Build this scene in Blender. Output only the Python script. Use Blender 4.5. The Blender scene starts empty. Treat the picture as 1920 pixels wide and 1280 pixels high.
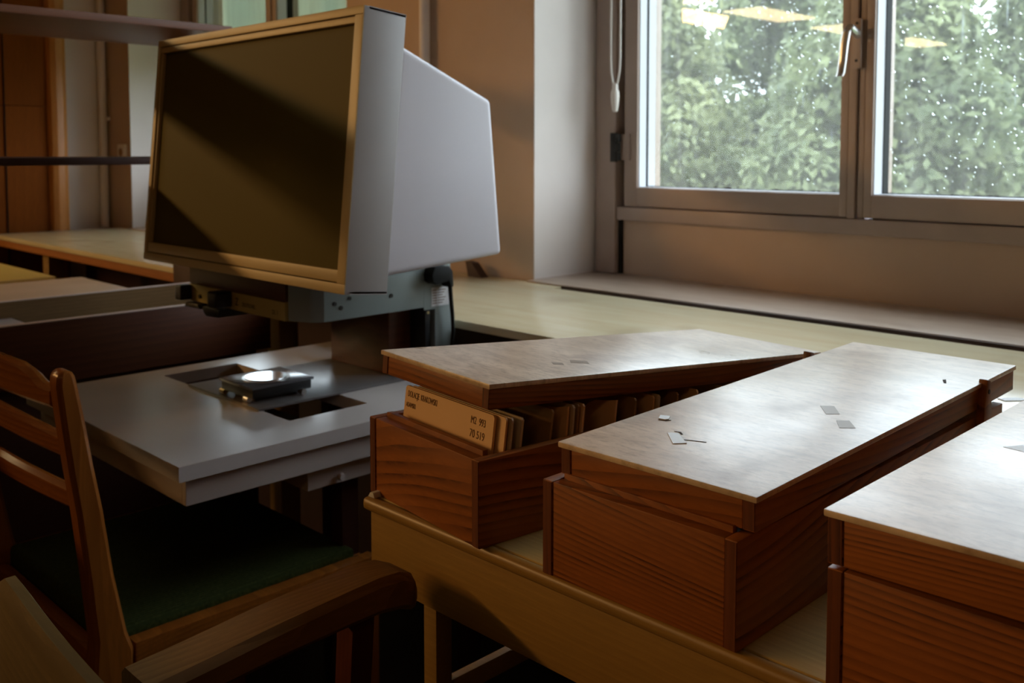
import bpy, bmesh, math, random
import numpy as np
from mathutils import Vector, Matrix
random.seed(7)
scene = bpy.context.scene
COL = scene.collection
U = 0.30            # one working unit (camera height above the desk top) in metres
EYE = 1.05          # camera height above the floor


def W(x, y, z):     # working units relative to the eye -> metres
    return Vector((x * U, y * U, EYE + z * U))


# ------------------------------------------------------------------ camera
cam_data = bpy.data.cameras.new('camera')
cam = bpy.data.objects.new('camera', cam_data)
COL.objects.link(cam)
cam.location = (0, 0, EYE)
cam.rotation_euler = (math.radians(90 - 3.562), 0, math.radians(45.0))
cam_data.sensor_width = 36
cam_data.lens = 1817.35 / 1920 * 36
cam_data.shift_y = -(640 - 396.27) / 1920
cam_data.clip_start = 0.02
cam_data.dof.use_dof = True
cam_data.dof.focus_distance = 0.68
cam_data.dof.aperture_fstop = 14
scene.camera = cam

# ------------------------------------------------------------------ world, lights, exposure
world = bpy.data.worlds.new('overcast_sky')
scene.world = world
world.use_nodes = True
bg = world.node_tree.nodes['Background']
bg.inputs[0].default_value = (0.80, 0.87, 1.02, 1)
bg.inputs[1].default_value = 8.3
scene.view_settings.view_transform = 'Standard'
scene.view_settings.look = 'None'
scene.view_settings.exposure = 0.0
scene.view_settings.gamma = 1.0
scene.view_settings.use_curve_mapping = False
scene.cycles.use_denoising = True
scene.cycles.max_bounces = 10
scene.cycles.diffuse_bounces = 4
scene.cycles.transparent_max_bounces = 12
scene.cycles.caustics_reflective = False
scene.cycles.caustics_refractive = False
scene.cycles.sample_clamp_indirect = 4.0


def strip_light(name, loc, power, color, length, width, tilt):
    """A long narrow area light parallel to Y, added out of view."""
    d = bpy.data.lights.new(name, 'AREA')
    d.shape = 'RECTANGLE'
    d.size = width
    d.size_y = length
    d.energy = power
    d.color = color
    o = bpy.data.objects.new(name, d)
    COL.objects.link(o)
    o.location = loc
    o.rotation_euler = (0, -tilt, 0)
    return o


strip_light('unseen_key_light', W(-17.3, -10.0, 4.1), 98, (1.0, 0.50, 0.15), 2.6, 0.12, math.radians(65))  # unseen warm key lamp, placed by the screen's shadow edges; long shape is added
strip_light('added_fill_light', W(4.0, -11.0, 5.6), 7, (1.0, 0.55, 0.20), 3.0, 0.12, math.radians(-35))  # weak warm fill added behind the camera; no known lamp stands there

# ------------------------------------------------------------------ materials


def nt(name):
    m = bpy.data.materials.new(name)
    m.use_nodes = True
    t = m.node_tree
    return m, t, t.nodes, t.links, t.nodes['Principled BSDF']


def node(t, kind, **inp):
    n = t.nodes.new(kind)
    for k, v in inp.items():
        k = k.replace('_', ' ')
        n.inputs[k].default_value = v
    return n


def mixc(t, fac, a, b):
    n = t.nodes.new('ShaderNodeMix')
    n.data_type = 'RGBA'
    for sock, v in ((n.inputs[0], fac), (n.inputs[6], a), (n.inputs[7], b)):
        if isinstance(v, (int, float)):
            sock.default_value = v
        elif isinstance(v, tuple):
            sock.default_value = (*v, 1) if len(v) == 3 else v
        else:
            t.links.new(v, sock)
    return n.outputs[2]


def ramp(t, src, a, b):
    n = t.nodes.new('ShaderNodeMapRange')
    n.inputs[1].default_value = a
    n.inputs[2].default_value = b
    t.links.new(src, n.inputs[0])
    return n.outputs[0]


def coords(t, scale, rnd=True, rot=(0, 0, 0)):
    tc = t.nodes.new('ShaderNodeTexCoord')
    mp = t.nodes.new('ShaderNodeMapping')
    mp.inputs['Scale'].default_value = scale
    mp.inputs['Rotation'].default_value = rot
    t.links.new(tc.outputs['Object'], mp.inputs['Vector'])
    if rnd:
        oi = t.nodes.new('ShaderNodeObjectInfo')
        mu = t.nodes.new('ShaderNodeVectorMath')
        mu.operation = 'MULTIPLY'
        mu.inputs[1].default_value = (3.1, 5.7, 4.3)
        t.links.new(oi.outputs['Random'], mu.inputs[0])
        t.links.new(mu.outputs[0], mp.inputs['Location'])
    return mp.outputs[0]


def plain(name, col, rough=0.5, spec=0.5, metal=0.0, var=0.0, vscale=9.0, bump=0.0, bscale=300.0):
    m, t, N, L, b = nt(name)
    b.inputs['Base Color'].default_value = (*col, 1)
    b.inputs['Roughness'].default_value = rough
    b.inputs['Specular IOR Level'].default_value = spec
    b.inputs['Metallic'].default_value = metal
    if var:
        n = node(t, 'ShaderNodeTexNoise', Scale=vscale, Detail=5.0)
        L.new(coords(t, (1, 1, 1)), n.inputs['Vector'])
        L.new(mixc(t, ramp(t, n.outputs[0], 0.35, 0.7), tuple(c * (1 - var) for c in col), tuple(min(1, c * (1 + var)) for c in col)), b.inputs['Base Color'])
    if bump:
        n2 = node(t, 'ShaderNodeTexNoise', Scale=bscale, Detail=2.0)
        L.new(coords(t, (1, 1, 1), False), n2.inputs['Vector'])
        bp_ = node(t, 'ShaderNodeBump', Strength=bump, Distance=0.0006)
        L.new(n2.outputs[0], bp_.inputs['Height'])
        L.new(bp_.outputs[0], b.inputs['Normal'])
    return m


def wood(name, light, dark, axis='X', band='Z', lines=50.0, warp=0.035, warpscale=5.0, along=0.12, rough=0.45, spec=0.4, sharp=(0.2, 0.85), mid=None, strength=1.0):
    """Grain along AXIS, growth rings stacked along BAND."""
    m, t, N, L, b = nt(name)
    sc = [1.0, 1.0, 1.0]
    sc['XYZ'.index(axis)] = along
    v = coords(t, tuple(sc))
    n = node(t, 'ShaderNodeTexNoise', Scale=warpscale, Detail=1.5, Roughness=0.4)
    L.new(v, n.inputs['Vector'])
    sub = t.nodes.new('ShaderNodeVectorMath')
    sub.operation = 'MULTIPLY_ADD'
    L.new(n.outputs[1], sub.inputs[0])
    w3 = [0.0, 0.0, 0.0]
    w3['XYZ'.index(band)] = warp * 6
    sub.inputs[1].default_value = w3
    L.new(v, sub.inputs[2])
    wv = t.nodes.new('ShaderNodeTexWave')
    wv.wave_type = 'BANDS'
    wv.bands_direction = band
    wv.wave_profile = 'SAW'
    wv.inputs['Scale'].default_value = lines
    wv.inputs['Distortion'].default_value = 2.2
    wv.inputs['Detail'].default_value = 2.0
    wv.inputs['Detail Scale'].default_value = 0.7
    L.new(sub.outputs[0], wv.inputs['Vector'])
    fine = node(t, 'ShaderNodeTexNoise', Scale=260.0, Detail=3.0, Roughness=0.7)
    L.new(v, fine.inputs['Vector'])
    big = node(t, 'ShaderNodeTexNoise', Scale=7.0, Detail=2.0)
    L.new(v, big.inputs['Vector'])
    f = ramp(t, wv.outputs[1], sharp[0], sharp[1])
    mu = t.nodes.new('ShaderNodeMath')
    mu.operation = 'MULTIPLY'
    L.new(f, mu.inputs[0])
    bandn = node(t, 'ShaderNodeTexNoise', Scale=38.0, Detail=1.0)
    L.new(sub.outputs[0], bandn.inputs['Vector'])
    bs = t.nodes.new('ShaderNodeMapRange')
    bs.inputs[1].default_value = 0.35
    bs.inputs[2].default_value = 0.62
    bs.inputs[3].default_value = 0.25 * strength
    bs.inputs[4].default_value = strength
    L.new(bandn.outputs[0], bs.inputs[0])
    L.new(bs.outputs[0], mu.inputs[1])
    c1 = mixc(t, mu.outputs[0], light, dark)
    c2 = mixc(t, ramp(t, fine.outputs[0], 0.30, 0.78), c1, tuple(0.72 * d for d in (mid or light)))
    mm = t.nodes.new('ShaderNodeMix')
    mm.data_type = 'RGBA'
    mm.blend_type = 'MULTIPLY'
    mm.inputs[0].default_value = 0.55
    L.new(c2, mm.inputs[6])
    L.new(mixc(t, ramp(t, big.outputs[0], 0.3, 0.7), (0.62, 0.58, 0.55), (1, 1, 1)), mm.inputs[7])
    L.new(mm.outputs[2], b.inputs['Base Color'])
    b.inputs['Roughness'].default_value = rough
    b.inputs['Specular IOR Level'].default_value = spec
    bp_ = node(t, 'ShaderNodeBump', Strength=0.25, Distance=0.0004)
    L.new(fine.outputs[0], bp_.inputs['Height'])
    L.new(bp_.outputs[0], b.inputs['Normal'])
    return m


PINE_L, PINE_D = (0.38, 0.120, 0.022), (0.050, 0.011, 0.004)
M = {}
M['pine_x'] = wood('stained_pine_across', PINE_L, PINE_D, 'X', 'Z', 44, 0.085, 3.5, 0.22, sharp=(0.35, 0.9))
M['pine_y'] = wood('stained_pine_lengthwise', PINE_L, PINE_D, 'Y', 'Z', 32, 0.10, 3.5, 0.22, sharp=(0.35, 0.9))
M['pine_end'] = wood('stained_pine_end_grain', (0.19, 0.055, 0.016), (0.055, 0.015, 0.006), 'Z', 'X', 60, 0.01, 5.0, 0.3)
M['beech_x'] = wood('beech_across', (0.36, 0.205, 0.050), (0.27, 0.14, 0.032), 'X', 'Z', 60, 0.02, 4.0, 0.08, rough=0.4, strength=0.55)
M['beech_top'] = wood('beech_desk_veneer', (0.52, 0.36, 0.13), (0.40, 0.25, 0.08), 'X', 'Y', 45, 0.02, 4.0, 0.06, rough=0.35, strength=0.5)
M['chair_wood'] = wood('varnished_beech_chair', (0.33, 0.105, 0.017), (0.21, 0.06, 0.010), 'Z', 'X', 40, 0.03, 4.0, 0.1, rough=0.26, spec=0.5)
M['chair_rail'] = wood('varnished_beech_rail', (0.33, 0.105, 0.017), (0.21, 0.06, 0.010), 'X', 'Z', 40, 0.03, 4.0, 0.1, rough=0.26, spec=0.5)
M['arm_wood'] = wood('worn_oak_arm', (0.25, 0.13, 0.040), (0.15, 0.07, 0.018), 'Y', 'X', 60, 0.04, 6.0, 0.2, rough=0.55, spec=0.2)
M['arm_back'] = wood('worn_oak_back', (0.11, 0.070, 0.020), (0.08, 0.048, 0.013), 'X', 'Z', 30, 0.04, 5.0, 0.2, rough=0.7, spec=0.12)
M['dark_panel'] = wood('dark_brown_panel', (0.10, 0.032, 0.014), (0.065, 0.020, 0.009), 'Y', 'Z', 30, 0.03, 4.0, 0.1, rough=0.4)
M['carrel'] = wood('carrel_veneer', (0.20, 0.115, 0.045), (0.15, 0.082, 0.03), 'Y', 'Z', 40, 0.03, 4.0, 0.08, rough=0.7, spec=0.15)
M['carrel_top'] = plain('carrel_laminate', (0.56, 0.38, 0.24), 0.4, var=0.06)
M['lamplit_top'] = plain('lamplit_yellow_laminate', (0.62, 0.36, 0.06), 0.45, var=0.06)  # the lamp's yellow light is put into the laminate colour
M['shelf'] = wood('shelf_veneer', (0.19, 0.062, 0.024), (0.13, 0.042, 0.016), 'Y', 'X', 30, 0.03, 4.0, 0.06, rough=0.4, spec=0.25)
M['shelf_dark'] = wood('dark_shelf_edge', (0.055, 0.017, 0.010), (0.04, 0.012, 0.007), 'Y', 'Z', 40, 0.02, 4.0, 0.1, rough=0.5)
M['cabinet'] = wood('reddish_cabinet_veneer', (0.22, 0.058, 0.006), (0.17, 0.043, 0.005), 'Z', 'Y', 14, 0.05, 2.0, 0.1, rough=0.8, spec=0.1, strength=0.5)
M['orange_post'] = wood('orange_wood_post', (0.55, 0.22, 0.05), (0.48, 0.18, 0.04), 'Z', 'Y', 14, 0.03, 2.0, 0.1, rough=0.45, strength=0.5)
M['fascia'] = wood('orange_wood_fascia', (0.42, 0.15, 0.03), (0.32, 0.105, 0.02), 'X', 'Z', 40, 0.02, 4.0, 0.06)
M['wall'] = plain('plaster_paint', (0.76, 0.69, 0.645), 0.8, 0.2, var=0.07, vscale=3.0, bump=0.2, bscale=120)
M['wall_shaded'] = plain('shaded_wall_paint', (0.52, 0.37, 0.265), 0.8, 0.2, var=0.07, vscale=3.0, bump=0.2, bscale=120)  # wall plaster darkened to brown, its dim light put into the colour
M['ceiling'] = plain('white_ceiling_paint', (0.42, 0.39, 0.35), 0.9, 0.1)
M['floor'] = plain('dark_linoleum', (0.035, 0.024, 0.016), 0.5, 0.3, var=0.2)
M['dark_back'] = plain('dark_room_wall', (0.12, 0.085, 0.055), 0.8, 0.2)
M['edge_light'] = plain('pale_edging', (0.62, 0.50, 0.46), 0.4)
M['enamel'] = plain('grey_enamel', (0.34, 0.305, 0.29), 0.38, 0.45, var=0.03, bump=0.35, bscale=900)
M['hood'] = plain('pale_grey_enamel', (0.68, 0.65, 0.70), 0.42, 0.4, var=0.03, vscale=4, bump=0.15, bscale=700)
M['bezel'] = plain('warm_grey_bezel', (0.50, 0.38, 0.20), 0.42, 0.4, bump=0.3, bscale=900)
M['graygreen'] = plain('grey_green_enamel', (0.20, 0.225, 0.215), 0.45, 0.4, var=0.03, bump=0.2, bscale=800)
M['gap'] = plain('black_joint', (0.012, 0.010, 0.008), 0.8, 0.1)
M['black'] = plain('black_plastic', (0.012, 0.012, 0.013), 0.35, 0.4)
M['rubber'] = plain('black_rubber', (0.010, 0.010, 0.009), 0.7, 0.2)
M['laminate'] = plain('pale_laminate', (0.46, 0.40, 0.375), 0.22, 0.45, var=0.03)
M['laminate_edge'] = plain('pale_laminate_edge', (0.50, 0.43, 0.40), 0.45, 0.4, var=0.03)
M['alu'] = plain('anodised_window_frame', (0.36, 0.265, 0.215), 0.45, 0.35, var=0.06, vscale=12)
M['bead'] = plain('white_glazing_bead', (0.62, 0.63, 0.66), 0.5, 0.3)
M['handle'] = plain('brushed_aluminium', (0.62, 0.60, 0.58), 0.28, 0.5, 0.85)
M['iron'] = plain('dark_iron', (0.022, 0.019, 0.015), 0.6, 0.3)
M['plastic_white'] = plain('ivory_plastic', (0.78, 0.72, 0.66), 0.35, 0.4)
M['card'] = plain('manila_card', (0.80, 0.53, 0.31), 0.8, 0.15, var=0.05)
M['card_pale'] = plain('pale_card', (0.62, 0.50, 0.36), 0.8, 0.15, var=0.05)
M['card_dark'] = plain('brown_divider_card', (0.34, 0.20, 0.09), 0.8, 0.15, var=0.08)
M['ink'] = plain('faded_ink', (0.16, 0.085, 0.045), 0.7, 0.1)
M['panel_ink'] = plain('black_panel_print', (0.03, 0.02, 0.012), 0.6, 0.1)
M['paper'] = plain('white_paper', (0.78, 0.79, 0.80), 0.5, 0.3)
M['paper_grey'] = plain('grey_label_paper', (0.55, 0.53, 0.53), 0.6, 0.2, var=0.1, vscale=60)
M['tape'] = plain('old_brown_tape', (0.30, 0.21, 0.14), 0.4, 0.3)
M['brass'] = plain('brass_pin', (0.55, 0.42, 0.20), 0.35, 0.5, 0.7)
M['bark'] = plain('grey_bark', (0.12, 0.10, 0.08), 0.9, 0.1, var=0.3)
M['grass'] = plain('lawn_green', (0.10, 0.14, 0.06), 0.9, 0.1, var=0.3, vscale=2)
M['chip'] = plain('dark_split_wood', (0.05, 0.03, 0.02), 0.8, 0.1)


def lid_top_material():
    m, t, N, L, b = nt('worn_varnished_plywood')
    v = coords(t, (0.9, 2.6, 1), rot=(0, 0, 0.25))
    v2 = coords(t, (1, 1, 1))
    n = node(t, 'ShaderNodeTexNoise', Scale=13.0, Detail=7.0, Roughness=0.66, Distortion=0.6)
    L.new(v, n.inputs['Vector'])
    f = node(t, 'ShaderNodeTexNoise', Scale=90.0, Detail=4.0, Roughness=0.7)
    L.new(v, f.inputs['Vector'])
    s = node(t, 'ShaderNodeTexNoise', Scale=9.0, Detail=4.0, Distortion=0.4)
    L.new(v2, s.inputs['Vector'])
    c1 = mixc(t, ramp(t, n.outputs[0], 0.3, 0.7), (0.50, 0.35, 0.235), (0.82, 0.65, 0.49))
    c2 = mixc(t, ramp(t, f.outputs[0], 0.48, 0.85), c1, (0.30, 0.19, 0.11))
    c3 = mixc(t, ramp(t, s.outputs[0], 0.58, 0.80), c2, (0.26, 0.13, 0.06))
    L.new(c3, b.inputs['Base Color'])
    r = t.nodes.new('ShaderNodeMapRange')
    r.inputs[1].default_value = 0.3
    r.inputs[2].default_value = 0.75
    r.inputs[3].default_value = 0.27
    r.inputs[4].default_value = 0.42
    L.new(s.outputs[0], r.inputs[0])
    L.new(r.outputs[0], b.inputs['Roughness'])
    b.inputs['Specular IOR Level'].default_value = 0.75
    bp_ = node(t, 'ShaderNodeBump', Strength=0.30, Distance=0.0005)
    L.new(n.outputs[0], bp_.inputs['Height'])
    bp2 = node(t, 'ShaderNodeBump', Strength=0.35, Distance=0.0003)
    L.new(f.outputs[0], bp2.inputs['Height'])
    L.new(bp_.outputs[0], bp2.inputs['Normal'])
    L.new(bp2.outputs[0], b.inputs['Normal'])
    return m


M['lid_top'] = lid_top_material()


def counter_material(name, c, rough, streak):
    m, t, N, L, b = nt(name)
    v = coords(t, (0.6, 4, 1))
    n = node(t, 'ShaderNodeTexNoise', Scale=9.0, Detail=6.0, Roughness=0.6)
    L.new(v, n.inputs['Vector'])
    n2 = node(t, 'ShaderNodeTexNoise', Scale=5.0, Detail=2.0)
    L.new(coords(t, (1, 1, 1)), n2.inputs['Vector'])
    c1 = mixc(t, ramp(t, n.outputs[0], 0.35, 0.75), c, streak)
    L.new(mixc(t, ramp(t, n2.outputs[0], 0.6, 0.8), c1, tuple(0.75 * q for q in streak)), b.inputs['Base Color'])
    b.inputs['Roughness'].default_value = rough
    b.inputs['Specular IOR Level'].default_value = 0.5
    return m


M['counter'] = counter_material('cream_varnished_counter', (0.68, 0.585, 0.385), 0.2, (0.61, 0.49, 0.30))
M['sill'] = counter_material('stained_window_sill', (0.46, 0.36, 0.28), 0.34, (0.36, 0.25, 0.18))
M['plate'] = counter_material('dark_metal_plate', (0.16, 0.145, 0.145), 0.3, (0.12, 0.105, 0.10))


def seat_fabric():
    m, t, N, L, b = nt('green_ribbed_fabric')
    wv = t.nodes.new('ShaderNodeTexWave')
    wv.inputs['Scale'].default_value = 55
    wv.inputs['Distortion'].default_value = 1.5
    wv.bands_direction = 'X'
    L.new(coords(t, (1, 0.6, 1)), wv.inputs['Vector'])
    n = node(t, 'ShaderNodeTexNoise', Scale=220.0, Detail=3.0)
    L.new(coords(t, (1, 1, 1)), n.inputs['Vector'])
    L.new(mixc(t, ramp(t, n.outputs[0], 0.3, 0.7), mixc(t, wv.outputs[1], (0.026, 0.033, 0.009), (0.042, 0.052, 0.014)), (0.020, 0.026, 0.007)), b.inputs['Base Color'])
    b.inputs['Roughness'].default_value = 0.95
    b.inputs['Specular IOR Level'].default_value = 0.1
    bp_ = node(t, 'ShaderNodeBump', Strength=0.5, Distance=0.001)
    L.new(wv.outputs[1], bp_.inputs['Height'])
    L.new(bp_.outputs[0], b.inputs['Normal'])
    return m


M['seat'] = seat_fabric()


def screen_material():
    m, t, N, L, b = nt('matte_viewing_screen')
    b.inputs['Base Color'].default_value = (0.088, 0.066, 0.008, 1)
    b.inputs['Roughness'].default_value = 0.55
    b.inputs['Specular IOR Level'].default_value = 0.08
    return m


M['screen'] = screen_material()


def pane_material(name, frost):
    m, t, N, L, b = nt(name)
    out = t.nodes['Material Output']
    tr = t.nodes.new('ShaderNodeBsdfTransparent')
    tr.inputs[0].default_value = (0.93, 0.97, 0.94, 1)
    gl = t.nodes.new('ShaderNodeBsdfGlossy')
    gl.inputs['Roughness'].default_value = 0.004
    lw = t.nodes.new('ShaderNodeFresnel')
    lw.inputs[0].default_value = 1.55
    mx = t.nodes.new('ShaderNodeMixShader')
    ge = t.nodes.new('ShaderNodeNewGeometry')
    fr = t.nodes.new('ShaderNodeMath')
    fr.operation = 'MULTIPLY_ADD'         # no reflection on the way out of the sheet
    L.new(ge.outputs['Backfacing'], fr.inputs[0])
    neg = t.nodes.new('ShaderNodeMath')
    neg.operation = 'MULTIPLY'
    neg.inputs[1].default_value = -1
    L.new(lw.outputs[0], neg.inputs[0])
    L.new(neg.outputs[0], fr.inputs[1])
    L.new(lw.outputs[0], fr.inputs[2])
    L.new(fr.outputs[0], mx.inputs[0])
    L.new(tr.outputs[0], mx.inputs[1])
    L.new(gl.outputs[0], mx.inputs[2])
    # film of dirt and dried rain streaks
    n = node(t, 'ShaderNodeTexNoise', Scale=7.0, Detail=4.0, Roughness=0.6)
    L.new(coords(t, (9, 1, 0.7)), n.inputs['Vector'])
    n2 = node(t, 'ShaderNodeTexNoise', Scale=3.0, Detail=3.0)
    L.new(coords(t, (1, 1, 1)), n2.inputs['Vector'])
    mu = t.nodes.new('ShaderNodeMath')
    mu.operation = 'MULTIPLY'
    L.new(ramp(t, n.outputs[0], 0.45, 0.9), mu.inputs[0])
    L.new(ramp(t, n2.outputs[0], 0.3, 0.65), mu.inputs[1])
    mr = t.nodes.new('ShaderNodeMapRange')
    mr.inputs[3].default_value = frost[0]
    mr.inputs[4].default_value = frost[1]
    L.new(mu.outputs[0], mr.inputs[0])
    tl = t.nodes.new('ShaderNodeBsdfTranslucent')
    tl.inputs[0].default_value = (*frost[2], 1)
    mx2 = t.nodes.new('ShaderNodeMixShader')
    L.new(mr.outputs[0], mx2.inputs[0])
    L.new(mx.outputs[0], mx2.inputs[1])
    L.new(tl.outputs[0], mx2.inputs[2])
    L.new(mx2.outputs[0], out.inputs['Surface'])
    return m


M['pane'] = pane_material('rain_streaked_glass', (0.06, 0.20, (0.48, 0.48, 0.44)))


def blind_material():
    m, t, N, L, b = nt('pale_green_blind_fabric')
    d = t.nodes.new('ShaderNodeBsdfDiffuse')
    d.inputs[0].default_value = (0.50, 0.54, 0.47, 1)
    tl = t.nodes.new('ShaderNodeBsdfTranslucent')
    tl.inputs[0].default_value = (0.22, 0.238, 0.205, 1)
    ad = t.nodes.new('ShaderNodeAddShader')
    L.new(d.outputs[0], ad.inputs[0])
    L.new(tl.outputs[0], ad.inputs[1])
    L.new(ad.outputs[0], t.nodes['Material Output'].inputs['Surface'])
    return m


M['blind'] = blind_material()


def leaf_material(name, a, b_):
    m, t, N, L, b = nt(name)
    n = node(t, 'ShaderNodeTexNoise', Scale=1.6, Detail=6.0, Roughness=0.75)
    L.new(coords(t, (1, 1, 1)), n.inputs['Vector'])
    L.new(mixc(t, ramp(t, n.outputs[0], 0.38, 0.66), a, b_), b.inputs['Base Color'])
    b.inputs['Roughness'].default_value = 0.6
    tl = t.nodes.new('ShaderNodeBsdfTranslucent')
    L.new(mixc(t, ramp(t, n.outputs[0], 0.38, 0.66), a, b_), tl.inputs[0])
    mx = t.nodes.new('ShaderNodeMixShader')
    mx.inputs[0].default_value = 0.4
    L.new(b.outputs[0], mx.inputs[1])
    L.new(tl.outputs[0], mx.inputs[2])
    L.new(mx.outputs[0], t.nodes['Material Output'].inputs['Surface'])
    return m


M['leg_shaded'] = wood('dark_red_shaded_leg', (0.10, 0.022, 0.008), (0.07, 0.014, 0.005), 'Z', 'X', 40, 0.03, 4.0, 0.1, rough=0.35)  # dark red stain, darkened further to put the shade below the arm into it
M['leaf_a'] = leaf_material('light_tree_leaves', (0.10, 0.125, 0.055), (0.32, 0.34, 0.17))
M['leaf_b'] = leaf_material('dark_tree_leaves', (0.075, 0.10, 0.045), (0.24, 0.27, 0.13))


def emit(name, col, s):
    m, t, N, L, b = nt(name)
    e = t.nodes.new('ShaderNodeEmission')
    e.inputs[0].default_value = (*col, 1)
    e.inputs[1].default_value = s
    L.new(e.outputs[0], t.nodes['Material Output'].inputs['Surface'])
    return m


M['lamp'] = emit('warm_lamp_diffuser', (1.0, 0.80, 0.42), 24.0)


def drop_material():
    m, t, N, L, b = nt('rain_water')
    out = t.nodes['Material Output']
    gl = t.nodes.new('ShaderNodeBsdfRefraction')
    gl.inputs['IOR'].default_value = 1.33
    gl.inputs['Roughness'].default_value = 0.0
    L.new(gl.outputs[0], out.inputs['Surface'])
    return m


M['water'] = drop_material()


def streak_material():
    m, t, N, L, b = nt('milky_water_streak')
    tr = t.nodes.new('ShaderNodeBsdfTransparent')
    tl = t.nodes.new('ShaderNodeBsdfTranslucent')
    tl.inputs[0].default_value = (0.30, 0.32, 0.33, 1)
    mx = t.nodes.new('ShaderNodeMixShader')
    mx.inputs[0].default_value = 0.28
    L.new(tr.outputs[0], mx.inputs[1])
    L.new(tl.outputs[0], mx.inputs[2])
    L.new(mx.outputs[0], t.nodes['Material Output'].inputs['Surface'])
    return m


M['streak'] = streak_material()

# ------------------------------------------------------------------ mesh builder


class B:
    """Collects shapes given in working units; build() links them as ONE mesh object."""

    def __init__(self):
        self.bm = bmesh.new()

    def box(self, x0, x1, y0, y1, z0, z1, bevel=0.0, seg=2, mtx=None):
        vs = [self.bm.verts.new((x, y, z)) for x in (x0, x1) for y in (y0, y1) for z in (z0, z1)]
        q = [(0, 1, 3, 2), (4, 6, 7, 5), (0, 4, 5, 1), (2, 3, 7, 6), (0, 2, 6, 4), (1, 5, 7, 3)]
        fs = [self.bm.faces.new([vs[i] for i in f]) for f in q]
        if bevel:
            es = list({e for f in fs for e in f.edges})
            r = bmesh.ops.bevel(self.bm, geom=es, offset=bevel, segments=seg, affect='EDGES', profile=0.6)
            vs = list({v for f in r['faces'] for v in f.verts} | {v for v in vs if v.is_valid})
        if mtx is not None:
            bmesh.ops.transform(self.bm, matrix=mtx, verts=vs)
        return vs

    def prism(self, pts, axis, a, b, bevel=0.0, seg=2, mtx=None):
        """pts: outline in the plane across AXIS (x: (y,z); y: (x,z); z: (x,y)), extruded from a to b."""
        def P(p, c):
            return {'x': (c, p[0], p[1]), 'y': (p[0], c, p[1]), 'z': (p[0], p[1], c)}[axis]
        A = [self.bm.verts.new(P(p, a)) for p in pts]
        Bv = [self.bm.verts.new(P(p, b)) for p in pts]
        n = len(pts)
        fs = [self.bm.faces.new(A), self.bm.faces.new(Bv[::-1])]
        for i in range(n):
            fs.append(self.bm.faces.new((A[i], Bv[i], Bv[(i + 1) % n], A[(i + 1) % n])))
        vs = A + Bv
        bmesh.ops.recalc_face_normals(self.bm, faces=fs)
        if bevel:
            es = list({e for f in fs for e in f.edges})
            r = bmesh.ops.bevel(self.bm, geom=es, offset=bevel, segments=seg, affect='EDGES', profile=0.6)
            vs = list({v for f in r['faces'] for v in f.verts} | {v for v in vs if v.is_valid})
        if mtx is not None:
            bmesh.ops.transform(self.bm, matrix=mtx, verts=vs)
        return vs

    def cyl(self, p0, p1, r0, r1=None, n=20):
        p0, p1 = Vector(p0), Vector(p1)
        r1 = r0 if r1 is None else r1
        d = (p1 - p0).normalized()
        a = d.orthogonal().normalized()
        c = d.cross(a)
        R = []
        for p, r in ((p0, r0), (p1, r1)):
            R.append([self.bm.verts.new(p + r * (math.cos(2 * math.pi * i / n) * a + math.sin(2 * math.pi * i / n) * c)) for i in range(n)])
        fs = [self.bm.faces.new(R[0][::-1]), self.bm.faces.new(R[1])]
        for i in range(n):
            fs.append(self.bm.faces.new((R[0][i], R[0][(i + 1) % n], R[1][(i + 1) % n], R[1][i])))
        return R

    def lathe(self, base, prof, n=20):
        """prof: (radius, height) rings about the vertical through base."""
        bx, by, bz = base
        R = [[self.bm.verts.new((bx + r * math.cos(2 * math.pi * i / n), by + r * math.sin(2 * math.pi * i / n), bz + h)) for i in range(n)] for r, h in prof]
        self.bm.faces.new(R[0][::-1])
        self.bm.faces.new(R[-1])
        for a, b in zip(R, R[1:]):
            for i in range(n):
                self.bm.faces.new((a[i], a[(i + 1) % n], b[(i + 1) % n], b[i]))

    def sweep(self, rings):
        """rings: lists of equally many points, skinned and capped."""
        R = [[self.bm.verts.new(p) for p in r] for r in rings]
        n = len(R[0])
        fs = [self.bm.faces.new(R[0][::-1]), self.bm.faces.new(R[-1])]
        for a, b in zip(R, R[1:]):
            for i in range(n):
                fs.append(self.bm.faces.new((a[i], a[(i + 1) % n], b[(i + 1) % n], b[i])))
        bmesh.ops.recalc_face_normals(self.bm, faces=fs)

    def tube(self, path, r, n=10):
        path = [Vector(p) for p in path]
        rings = []
        up = None
        for i, p in enumerate(path):
            d = (path[min(i + 1, len(path) - 1)] - path[max(i - 1, 0)]).normalized()
            a = d.orthogonal().normalized() if up is None else (up - d * up.dot(d)).normalized()
            up = a
            c = d.cross(a)
            rr = r(i / (len(path) - 1)) if callable(r) else r
            rings.append([p + rr * (math.cos(2 * math.pi * k / n) * a + math.sin(2 * math.pi * k / n) * c) for k in range(n)])
        self.sweep(rings)

    def quad(self, *pts):
        self.bm.faces.new([self.bm.verts.new(p) for p in pts])

    def build(self, name, mat, parent=None, local=False, smooth=True, kind=None):
        """Vertices are working units about the eye (or, if LOCAL, about the thing's own base)."""
        me = bpy.data.meshes.new(name)
        off = Vector((0, 0, 0)) if local else Vector((0, 0, EYE))
        root = parent
        base = Vector((0, 0, 0))
        while root is not None:
            base += root.location
            root = root.parent
        if local:
            base = Vector((0, 0, 0))
        for v in self.bm.verts:
            v.co = v.co * U + off - base
        self.bm.normal_update()
        self.bm.to_mesh(me)
        self.bm.free()
        if smooth:
            me.polygons.foreach_set('use_smooth', [True] * len(me.polygons))
            me.set_sharp_from_angle(angle=math.radians(38))
        me.materials.append(mat)
        o = bpy.data.objects.new(name, me)
        COL.objects.link(o)
        o.parent = parent
        if kind:
            o['kind'] = kind
        return o


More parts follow.
